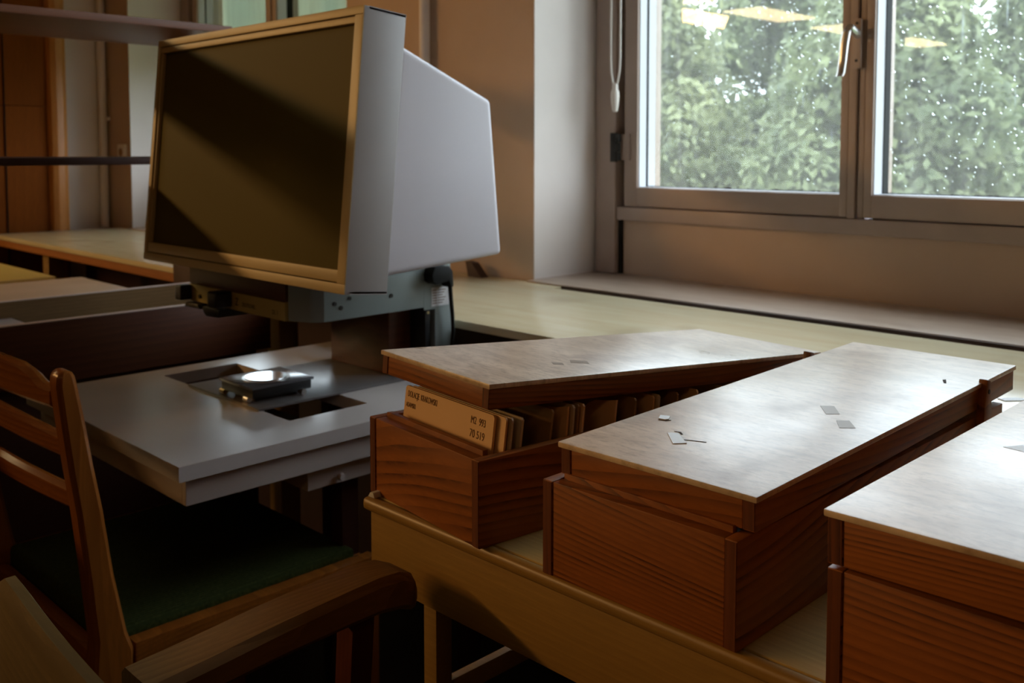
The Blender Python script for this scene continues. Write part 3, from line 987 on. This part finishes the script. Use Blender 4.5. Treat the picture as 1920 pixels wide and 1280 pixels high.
for j0, j1 in ((HH - 0.0445, HH - 0.040), (0.046, 0.0505)):
    b = B(); b.box(HX0 + 0.036, HX1 - 0.066, 0.014, 0.028, j0, j1, mtx=HM); b.build('bezel_joint', M['gap'], mr, smooth=False)
# hood behind the screen
b = B()
prof = [(2.865, 0.500), (3.453, 0.259), (3.529, -0.538), (2.742, -0.590)]
x0, x1 = HX0 + 0.02, HX1 - 0.002
b.prism(prof, 'x', x0, x1, 0.032, 4)
b.build('hood', M['hood'], mr)
# lower projector housing
b = B()
b.prism([(-5.49, 2.765), (-4.435, 2.765), (-4.42, 2.75), (-4.29, 2.80), (-4.25, 2.86), (-4.25, 3.74), (-5.49, 3.74)], 'z', -0.895, -0.602, 0.004)
lower = b.build('lens_housing', M['graygreen'], mr)
b = B(); b.box(-5.50, -4.43, 2.742, 2.764, -0.795, -0.70, 0.002); b.box(-5.50, -4.43, 2.742, 2.764, -0.699, -0.66, 0.002); b.build('wood_front', M['dark_panel'], mr)
b = B(); b.box(-5.50, -4.43, 2.735, 2.764, -0.897, -0.797, 0.002); cp = b.build('control_panel', plain('olive_panel', (0.36, 0.26, 0.075), 0.5), mr)
PX = Matrix.Translation(Vector((0, 0, 0)))


def panel_text(s, x, z, size, sq=1.0):
    base = mr.location
    p = W(x, 2.7345, z) - base
    lettering(s, 'lettering', M['panel_ink'], cp, size * U, Matrix.Translation(p) @ RX, 0.0001, sq)


panel_text('Z', -4.945, -0.868, 0.062, 0.9)
panel_text('ZEUTSCHEL', -4.872, -0.866, 0.032, 0.85)
panel_text('DL 1', -4.555, -0.872, 0.036, 0.85)
b = B(); b.box(-5.53, -5.455, 2.66, 2.734, -0.890, -0.800, 0.010, 3); b.build('control_knob', M['black'], mr)
b = B(); b.prism([(-5.49, -0.93), (-5.30, -0.93), (-5.33, -0.903), (-5.47, -0.903)], 'y', 2.70, 2.80, 0.004); b.build('lens_guard', M['black'], mr)
b = B(); b.cyl((-5.352, 2.725, -0.862), (-5.352, 2.7348, -0.862), 0.012, n=14); b.build('switch', M['black'], mr)
b = B(); b.box(-5.075, -4.975, 2.63, 2.734, -0.882, -0.792, 0.012, 3); b.build('focus_knob', M['black'], mr)
b = B(); b.box(-5.135, -5.108, 2.715, 2.734, -0.895, -0.858, 0.004); b.build('switch', M['black'], mr)
b = B(); b.prism([(-5.21, -0.898), (-5.005, -0.898), (-5.03, -0.945), (-5.17, -0.95), (-5.20, -0.93)], 'y', 2.67, 2.86, 0.006); b.build('lens_mount', M['black'], mr)
for y, z in ((2.925, -0.805), (3.02, -0.785), (2.965, -0.83), (3.30, -0.80)):
    b = B(); b.cyl((-4.2502, y, z), (-4.244, y, z), 0.011, n=14); b.build('side_screw', M['black'], mr)
# column and rear leg down to the table
b = B(); b.box(-4.98, -4.40, 3.40, 3.56, TZ + 0.0125, -0.896, 0.006); b.build('column', M['dark_panel'], mr)
b = B(); b.box(-4.98, -4.27, 3.562, 3.60, TZ + 0.0125, -0.896, 0.003); bp2 = b.build('column_backplate', M['black'], mr)
b = B(); b.cyl((-4.268, 3.58, -0.93), (-4.262, 3.58, -0.93), 0.008, n=12); b.build('screw', M['brass'], bp2)
b = B(); b.box(-4.42, -4.25, 3.62, 3.752, TZ + 0.001, -0.896, 0.004); b.build('rear_leg', M['graygreen'], mr)
b = B(); b.box(-4.2505, -4.249, 3.535, 3.70, -0.91, -0.72); rl = b.build('housing_flange', M['graygreen'], mr, smooth=False)
b = B(); b.box(-4.2488, -4.2472, 3.592, 3.725, -0.895, -0.785); lbp = b.build('rating_label', M['paper_grey'], mr, smooth=False)
b = B()
for i in range(6):
    z = -0.800 - i * 0.015
    for y0, y1 in ((3.600, 3.632), (3.640, 3.70 - 0.012 * (i % 3))):
        b.box(-4.2472, -4.2468, y0, y1, z - 0.005, z)
b.build('label_print', M['ink'], lbp, smooth=False)
# dark metal base plate, part of the reader
b = B(); b.box(-5.02, -4.27, 2.48, 3.60, TZ + 0.0008, TZ + 0.0118, 0.002); b.build('base_plate', M['plate'], mr)

# power cord
pc = thing('power_cord', 'black angled plug and cable hanging behind the microfilm reader', 'cord', (-4.2, 3.65, -1.299))
b = B(); b.prism([(3.53, -0.70), (3.55, -0.655), (3.66, -0.658), (3.685, -0.69), (3.692, -0.78), (3.67, -0.785), (3.655, -0.745), (3.56, -0.758), (3.535, -0.74)], 'x', -4.2468, -4.165, 0.008); b.build('plug', M['rubber'], pc)
b = B(); b.tube([(-4.19, 3.683, -0.775), (-4.192, 3.692, -0.86), (-4.198, 3.708, -0.95), (-4.2, 3.716, -1.05), (-4.2, 3.70, -1.15), (-4.2, 3.68, -1.24), (-4.19, 3.66, -1.288)], lambda t: 0.013 - 0.004 * t, 10); b.build('cable', M['rubber'], pc)

# film stage on the base plate
fs = thing('film_stage', 'black film carriage with round glass disc on the dark base plate', 'film stage', (-4.53, 2.68, TZ + 0.012))
b = B(); b.box(-4.690, -4.370, 2.505, 2.855, -1.262, -1.2135, 0.006); b.build('stage_body', M['black'], fs)
b = B(); b.box(-4.700, -4.360, 2.495, 2.865, -1.2132, -1.2, 0.003); b.build('stage_plate', plain('polished_stage', (0.09, 0.09, 0.10), 0.16, 0.8), fs)
b = B(); b.cyl((-4.525, 2.675, -1.1998), (-4.525, 2.675, -1.196), 0.125, n=48); b.build('disc_rim', M['handle'], fs)
b = B(); b.cyl((-4.525, 2.675, -1.1958), (-4.525, 2.675, -1.192), 0.108, n=48); b.build('glass_disc', plain('silvered_glass', (0.75, 0.78, 0.82), 0.07, 0.5, 0.9), fs)
b = B(); b.box(-4.64, -4.42, 2.55, 2.80, TZ + 0.0125, -1.2625, 0.004); b.build('stage_foot', M['black'], fs)
for x, y, m in ((-4.685, 2.515, 'brass'), (-4.375, 2.80, 'handle'), (-4.44, 2.515, 'handle')):
    b = B(); b.cyl((x - 0.022, y, -1.272), (x + 0.022, y, -1.272), 0.016, n=14); b.build('roller', M[m], fs)

# ------------------------------------------------------------------ chair at the reader table


def bowed_rail(bd, x0, x1, yc, bow, zt, zb, th, lift=0.0, step=0.0, n=18):
    rings = []
    for i in range(n + 1):
        f = i / n
        x = x0 + (x1 - x0) * f
        k = 1 - (2 * f - 1) ** 2
        y = yc - bow * k
        e = min(f, 1 - f)
        sag = step * (1 - min(1, max(0, (e - 0.06) / 0.08)) ** 0.8) if step else 0
        t = zt + lift * k - sag
        bt = zb + lift * 0.8 * k
        h = th / 2
        r = th * 0.35
        rings.append([(x, y - h, bt + r), (x, y - h + r, bt), (x, y + h - r, bt), (x, y + h, bt + r), (x, y + h, t - r), (x, y + h - r, t), (x, y - h + r, t), (x, y - h, t - r)])
    bd.sweep(rings)


ca = thing('side_chair', 'varnished wooden ladder-back chair with green seat before the microfilm reader', 'chair', (-4.52, 2.1, FLOOR))


def post(bd, xo, sgn):
    spine = [(1.388, -0.843, 0.012), (1.388, -0.850, 0.024), (1.389, -0.868, 0.034), (1.391, -0.90, 0.039), (1.412, -1.05, 0.044), (1.438, -1.24, 0.047), (1.466, -1.42, 0.050), (1.50, -1.70, 0.054), (1.535, -1.95, 0.066), (1.545, -2.03, 0.083), (1.54, -2.12, 0.083), (1.52, -2.4, 0.058), (1.44, -3.0, 0.05), (1.36, FLOOR, 0.042)]
    rings = []
    for y, z, r in spine:
        rr = min(0.018, r * 0.6)
        tp = 0.014 if z > -0.847 else 0.004 if z > -0.86 else 0.0
        xi, xa = xo - sgn * (0.10 - tp), xo - sgn * tp
        rings.append([(xi, y - r + rr, z), (xi, y + r - rr, z), (xi + sgn * rr, y + r, z), (xa - sgn * rr, y + r, z), (xa, y + r - rr, z), (xa, y - r + rr, z), (xa - sgn * rr, y - r, z), (xi + sgn * rr, y - r, z)])
    bd.sweep(rings)


XCR, XCL = -3.80, -5.24
for xo, sg in ((XCR, 1), (XCL, -1)):
    b = B(); post(b, xo, sg); b.build('back_post', M['chair_wood'], ca)
rx0, rx1 = XCL + 0.103, XCR - 0.103
b = B(); bowed_rail(b, rx0, rx1, 1.385, 0.085, -0.865, -1.005, 0.055, 0.035, 0.05); b.build('top_rail', M['chair_rail'], ca)
b = B(); bowed_rail(b, rx0, rx1, 1.415, 0.085, -1.112, -1.205, 0.048, 0.055); b.build('slat', M['chair_rail'], ca)
b = B(); bowed_rail(b, rx0, rx1, 1.445, 0.085, -1.330, -1.420, 0.048, 0.04); b.build('slat', M['chair_rail'], ca)
b = B(); b.box(XCR - 0.085, XCR - 0.006, 1.63, 2.86, -2.20, -2.005, 0.012); b.build('seat_rail', M['chair_rail'], ca)
b = B(); b.box(XCL + 0.006, XCL + 0.085, 1.63, 2.86, -2.20, -2.005, 0.012); b.build('seat_rail', M['chair_rail'], ca)
b = B(); b.box(XCL + 0.11, XCR - 0.11, 1.50, 1.565, -2.20, -2.05, 0.01); b.build('seat_rail', M['chair_rail'], ca)
b = B(); b.box(XCL + 0.08, XCR - 0.08, 2.79, 2.855, -2.20, -2.035, 0.01); b.build('seat_rail', M['chair_rail'], ca)
b = B(); b.box(XCL + 0.087, XCR - 0.087, 1.575, 2.785, -2.09, -1.972, 0.035, 4); b.build('seat_cushion', M['seat'], ca)
for xa, xb in ((XCR - 0.10, XCR - 0.01), (XCL + 0.01, XCL + 0.10)):
    b = B(); b.box(xa, xb, 2.78, 2.87, FLOOR, -2.2005, 0.008); b.build('front_leg', M['chair_wood'], ca)

# ------------------------------------------------------------------ armchair in front of the desk
ac = thing('arm_chair', 'wooden armchair, its bare oak arm pointing at the beech desk apron', 'chair', (-1.2, 1.1, FLOOR))
b = B()
rings = []
n = 26
for i in range(n + 1):
    f = i / n
    x = -2.78 + f * 2.58
    k = 1 - (2 * f - 1) ** 2
    y = 0.80 - 0.10 * k
    zt = -1.035 + 0.02 * k - 0.30 * max(0, 1 - f / 0.13) ** 2 - 0.30 * max(0, 1 - (1 - f) / 0.13) ** 2
    zb = -1.55
    h = 0.03
    rings.append([(x, y - h, zb), (x, y + h, zb), (x, y + h, zt - 0.03), (x, y + h * 0.4, zt), (x, y - h * 0.4, zt), (x, y - h, zt - 0.03)])
b.sweep(rings)
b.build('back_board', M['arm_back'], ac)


def arm(bd, xl, xr):
    path = [(0.86, -1.135, 0.075, 1.0), (1.0, -1.125, 0.08, 1.0), (1.19, -1.108, 0.085, 1.0), (1.36, -1.098, 0.09, 1.0), (1.47, -1.092, 0.095, 1.0), (1.54, -1.098, 0.10, 0.96), (1.585, -1.118, 0.10, 0.85), (1.605, -1.15, 0.06, 0.62)]
    rings = []
    c = (xl + xr) / 2
    hw = (xr - xl) / 2
    for y, z, t, k in path:
        w = hw * k
        r = 0.018
        rings.append([(c - w, y, z - r), (c - w + r, y, z), (c + w - r, y, z), (c + w, y, z - r), (c + w, y, z - t + r), (c + w - r, y, z - t), (c - w + r, y, z - t), (c - w, y, z - t + r)])
    bd.sweep(rings)


for xl, xr in ((-2.085, -1.935), (-0.865, -0.715)):
    b = B(); arm(b, xl, xr); b.build('arm', M['arm_wood'], ac)
    xc = (xl + xr) / 2
    b = B()
    b.sweep([[(xc + sx * r, yy + sy * r, z) for sx, sy in ((-1, -1), (1, -1), (1, 1), (-1, 1))] for yy, z, r in ((1.44, -1.185, 0.034), (1.42, -1.5, 0.032), (1.40, -2.1, 0.045), (1.38, FLOOR, 0.032))])
    b.build('front_leg', M['leg_shaded'], ac)
    b = B()
    b.sweep([[(xc + sx * r, yy + sy * r, z) for sx, sy in ((-1, -1), (1, -1), (1, 1), (-1, 1))] for yy, z, r in ((0.835, -1.551, 0.04), (0.86, -2.1, 0.05), (0.76, FLOOR, 0.035))])
    b.build('rear_leg', M['leg_shaded'], ac)
b = B(); b.box(-1.96, -0.84, 0.9, 1.45, -2.12, -1.99, 0.04, 3); b.build('seat_cushion', M['seat'], ac)

# ------------------------------------------------------------------ carrel behind the reader
ct = thing('carrel_table', 'brown study carrel with dark side panel and tan top, left of the reader', 'desk', (-7.2, 1.0, FLOOR))
b = B(); b.box(-6.33, -6.30, 1.452, 3.77, -1.46, -1.068, 0.002); b.build('side_panel', M['dark_panel'], ct)
b = B(); b.box(-6.42, -6.39, 1.452, 3.70, FLOOR, -1.30, 0.002); b.build('shade_panel', M['shelf_dark'], ct)  # dark sheet added for the blackness under the carrel; also stops light
b = B(); b.box(-6.36, -6.29, -4.4, 1.45, FLOOR, -0.55, 0.002); b.build('blocker_panel', M['dark_panel'], ct)  # unseen panel added to keep lamp light off the chair seat and reader table
b = B(); b.box(-6.334, -6.296, 1.452, 3.77, -1.0675, -1.06, 0.002); b.build('panel_edging', M['edge_light'], ct)
b = B(); b.box(-6.84, -6.80, -2.5, 3.75, -1.46, -0.9885, 0.002); b.build('rim_panel', M['carrel'], ct)
b = B(); b.box(-6.842, -6.798, -2.5, 3.75, -0.988, -0.982, 0.002); b.build('panel_edging', M['edge_light'], ct)
b = B(); b.box(-6.797, -6.362, -0.55, 2.14, -1.12, -1.095, 0.002); b.build('cable_shelf', M['edge_light'], ct)
b = B(); b.box(-8.09, -6.845, -2.5, 3.09, -1.07, -1.03, 0.004); b.build('table_top', M['carrel_top'], ct)
for x, y in ((-6.72, -2.4), (-6.72, 3.5), (-8.0, -2.4), (-8.0, 2.9)):
    b = B(); b.box(x, x + 0.14, y, y + 0.14, FLOOR, -1.46 if x > -7 else -1.071, 0.004); b.build('leg', M['shelf_dark'], ct)

ot = thing('side_table', 'lamplit-yellow laminate table half hidden beyond the study carrel', 'table', (-11, 1.6, FLOOR))
b = B(); b.box(-14.2, -8.26, 0.2, 2.95, -1.07, -1.03, 0.004); b.build('table_top', M['lamplit_top'], ot)
for x, y in ((-14.1, 0.3), (-8.45, 0.3), (-14.1, 2.75), (-8.45, 2.75)):
    b = B(); b.box(x, x + 0.12, y, y + 0.12, FLOOR, -1.071, 0.004); b.build('leg', M['beech_x'], ot)

sr = thing('book_rack', 'empty open bookshelf with two long boards left of the screen', 'shelf', (-6.9, 1.4, FLOOR))
b = B(); b.box(-7.47, -6.30, -0.6, 3.50, 0.832, 0.880, 0.003); b.build('shelf_board', M['shelf'], sr)
b = B(); b.box(-7.25, -6.10, -0.6, 3.50, -0.087, -0.040, 0.003); b.build('shelf_board', M['shelf_dark'], sr)
for x, y in ((-6.79, -0.652), (-7.30, 3.502)):
    b = B(); b.box(x, x + 0.36, y, y + 0.05, FLOOR, 0.95, 0.003); b.build('upright', M['shelf_dark'], sr)

# ------------------------------------------------------------------ far left corner
cb = thing('tall_cabinet', 'tall reddish wooden cabinet with orange corner post at the counter end', 'cabinet', (-14.0, 4.2, FLOOR))
b = B(); b.box(-15.6, -12.76, 3.4, 4.505, FLOOR, 0.553, 0.004); b.build('cabinet_body', M['cabinet'], cb)
b = B(); b.box(-15.6, -12.76, 3.4, 4.505, 0.559, 4.5, 0.004); b.build('cabinet_top_unit', M['cabinet'], cb)
b = B(); b.box(-12.7598, -12.745, 4.006, 4.018, FLOOR, 4.5); b.build('door_joint', M['gap'], cb, smooth=False)
b = B()
b.prism([(-13.2, 4.51), (-12.74, 4.51), (-12.69, 4.54), (-12.665, 4.60), (-12.675, 4.68), (-12.72, 4.735), (-12.80, 4.76), (-13.2, 4.76)], 'z', FLOOR, 4.5, 0.004)
b.build('corner_post', M['orange_post'], cb)

hp = thing('heating_pipe', 'thin painted heating pipe on the wall left of the far window', 'pipe', (-13.02, 5.22, -0.999), group='painted pipes on the window wall')
b = B(); b.cyl((-12.93, 5.27, -0.999), (-12.93, 5.27, ZC - 0.01), 0.050, n=20); b.build('pipe_run', M['wall'], hp)
for z in (0.4, 3.2):
    b = B(); b.box(-12.96, -12.90, 5.30, 5.36, z, z + 0.05, 0.004); b.build('clip', M['wall'], hp)
hp = thing('heating_pipe', 'thin painted heating pipe on the wall between the two windows', 'pipe', (-6.33, 5.30, -0.999), group='painted pipes on the window wall')
b = B(); b.cyl((-6.34, 5.30, -0.999), (-6.34, 5.30, ZC - 0.01), 0.045, n=20); b.build('pipe_run', M['wall'], hp)
for z in (0.2, 3.2):
    b = B(); b.box(-6.36, -6.32, 5.34, 5.36, z, z + 0.05, 0.004); b.build('clip', M['wall'], hp)
so = thing('wall_socket', 'small ivory wall socket near the far window corner', 'socket', (-12.5, 5.35, -0.1))
b = B(); b.box(-12.62, -12.40, 5.325, 5.359, -0.12, 0.09, 0.012); b.build('cover_plate', M['plastic_white'], so)
b = B(); b.cyl((-12.51, 5.318, -0.015), (-12.51, 5.3255, -0.015), 0.055, n=20); b.build('insert', M['card_dark'], so)

# blind cord
bc = thing('blind_cord', 'white looped blind cord with ivory pull hanging before the window jamb', 'blind cord', (-4.83, 6.0, 0.32))
for xa, xb in ((-4.865, -4.84), (-4.772, -4.80)):
    pts = [(xa, 5.96, 4.6), (xa, 5.96, 2.5), (xa, 5.96, 0.72), (xa * 0.8 + xb * 0.2, 5.96, 0.62), (xb, 5.96, 0.525)]
    b = B(); b.tube(pts, 0.008, 8); b.build('cord', M['plastic_white'], bc)
b = B(); b.lathe((-4.82, 5.96, 0.305), [(0.012, 0.0), (0.020, 0.006), (0.030, 0.07), (0.034, 0.12), (0.032, 0.155), (0.022, 0.18), (0.024, 0.20), (0.019, 0.222), (0.008, 0.228)], 18); b.build('cord_pull', M['plastic_white'], bc)
b = B(); b.box(-4.885, -4.755, 5.90, 6.02, 4.6, WTOP - 0.001, 0.01); b.build('cord_bracket', M['plastic_white'], bc)

b = B(); b.prism([(-1.345, 4.12), (-1.30, 4.185), (-1.25, 4.20), (-1.265, 4.15), (-1.31, 4.10)], 'z', -0.9995, -0.9965)
tag(b.build('paper_scrap', M['paper'], smooth=False), 'torn white paper scrap lying on the cream counter behind the closed box', 'paper')

b = B(); b.prism([(-5.70, -0.9995), (-5.54, -0.9995), (-5.66, -0.89), (-5.73, -0.88)], 'y', 5.20, 5.28, 0.004)
tag(b.build('door_wedge', M['shelf_dark']), 'small dark wooden wedge on the cream counter against the wall', 'wedge')

# ------------------------------------------------------------------ ceiling lamps
for i, yc in enumerate((-46.0, -37.6, -29.2, -20.8, -12.4, -4.0)):
    nm = ('farthest', 'fifth', 'fourth', 'third', 'second', 'first')[i]
    cl = thing('ceiling_lamp', f'warm rectangular ceiling lamp behind the camera, {nm} in its row', 'lamp', (-24.4, yc, ZC - 0.30), group='ceiling lamps in a row')
    b = B(); b.box(-25.5, -23.3, yc - 2.6, yc + 2.6, ZC - 0.06, ZC - 0.001, 0.01); b.build('lamp_housing', M['plastic_white'], cl)
    b = B(); b.box(-25.4, -23.4, yc - 2.5, yc + 2.5, ZC - 0.14, ZC - 0.062, 0.03, 3); b.build('diffuser', M['lamp'], cl)

# ------------------------------------------------------------------ outside: lawn and trees
b = B(); b.box(-260, 160, 7.5, 260, -14.0, -13.5); g = b.build('ground_outside', M['grass'], kind='structure', smooth=False)


def tree(label, x, y, z0, ztop, rx, ry, nleaf, mat, seed, trunk_r):
    r = random.Random(seed)
    t = bpy.data.objects.new('garden_tree', None)
    COL.objects.link(t)
    t.location = (x, y, z0)
    tag(t, label, 'tree', 'trees outside the window')
    b = B()
    b.tube([(0, 0, 0), (0.1, 0.2, (ztop - z0) * 0.35 / U), (0.0, 0.0, (ztop - z0) * 0.75 / U)], lambda q: trunk_r / U * (1 - 0.7 * q), 10)
    b.build('trunk', M['bark'], t, local=True)
    cz0 = z0 + (ztop - z0) * 0.08
    g = np.random.default_rng(seed)
    nc = 260
    hh = g.random(nc)
    ang = g.uniform(0, 2 * math.pi, nc)
    rad = np.sqrt(g.random(nc)) * np.sin(math.pi * np.minimum(1, 0.16 + 0.84 * hh) ** 0.8) ** 0.6
    cl = np.stack([rad * rx * np.cos(ang), rad * ry * np.sin(ang), cz0 - z0 + hh * (ztop - cz0)], 1)
    cr = g.uniform(0.22, 0.48, nc)
    pick = g.integers(0, nc, nleaf)

    def unit(v):
        return v / np.linalg.norm(v, axis=1, keepdims=True)
    d = unit(g.normal(size=(nleaf, 3)))
    c = cl[pick] + d * (cr[pick] * g.random(nleaf) ** 0.4)[:, None]
    nn = unit(d + np.stack([g.uniform(-1, 1, nleaf), g.uniform(-1, 1, nleaf), g.uniform(-0.4, 1.2, nleaf)], 1))
    a = unit(np.cross(nn, unit(g.normal(size=(nleaf, 3)))))
    q = np.cross(nn, a)
    sz = g.uniform(0.034, 0.070, nleaf)[:, None]
    V = np.stack([c + a * sz, c + q * sz * 0.55 + nn * sz * 0.15, c - a * sz, c - q * sz * 0.55 + nn * sz * 0.15], 1).reshape(-1, 3)
    verts = V.tolist()
    faces = np.arange(nleaf * 4).reshape(-1, 4).tolist()
    me = bpy.data.meshes.new('foliage')
    me.from_pydata(verts, [], faces)
    me.materials.append(mat)
    o = bpy.data.objects.new('foliage', me)
    COL.objects.link(o)
    o.parent = t
    o['kind'] = 'stuff'
    return t


GZ = EYE - 13.5 * U
TREES = [('pale green leafy tree seen through the left window pane', -6.55, 8.6, 2.85, 1.36, 'leaf_a'),
         ('leafy tree seen behind the window handle and stile', -3.80, 8.6, 2.55, 1.36, 'leaf_b'),
         ('darker tree of the far row, showing between the front trees in the left pane', -7.1, 12.4, 4.1, 1.75, 'leaf_b'),
         ('darker tree of the far row, showing in the middle of the right pane', -3.4, 12.2, 3.1, 1.75, 'leaf_b')]
for i, (lb, x, y, zt, rx, mt) in enumerate(TREES):
    tree(lb, x, y, GZ, zt, rx, rx * 0.9, 95000, M[mt], 11 + i, 0.13)
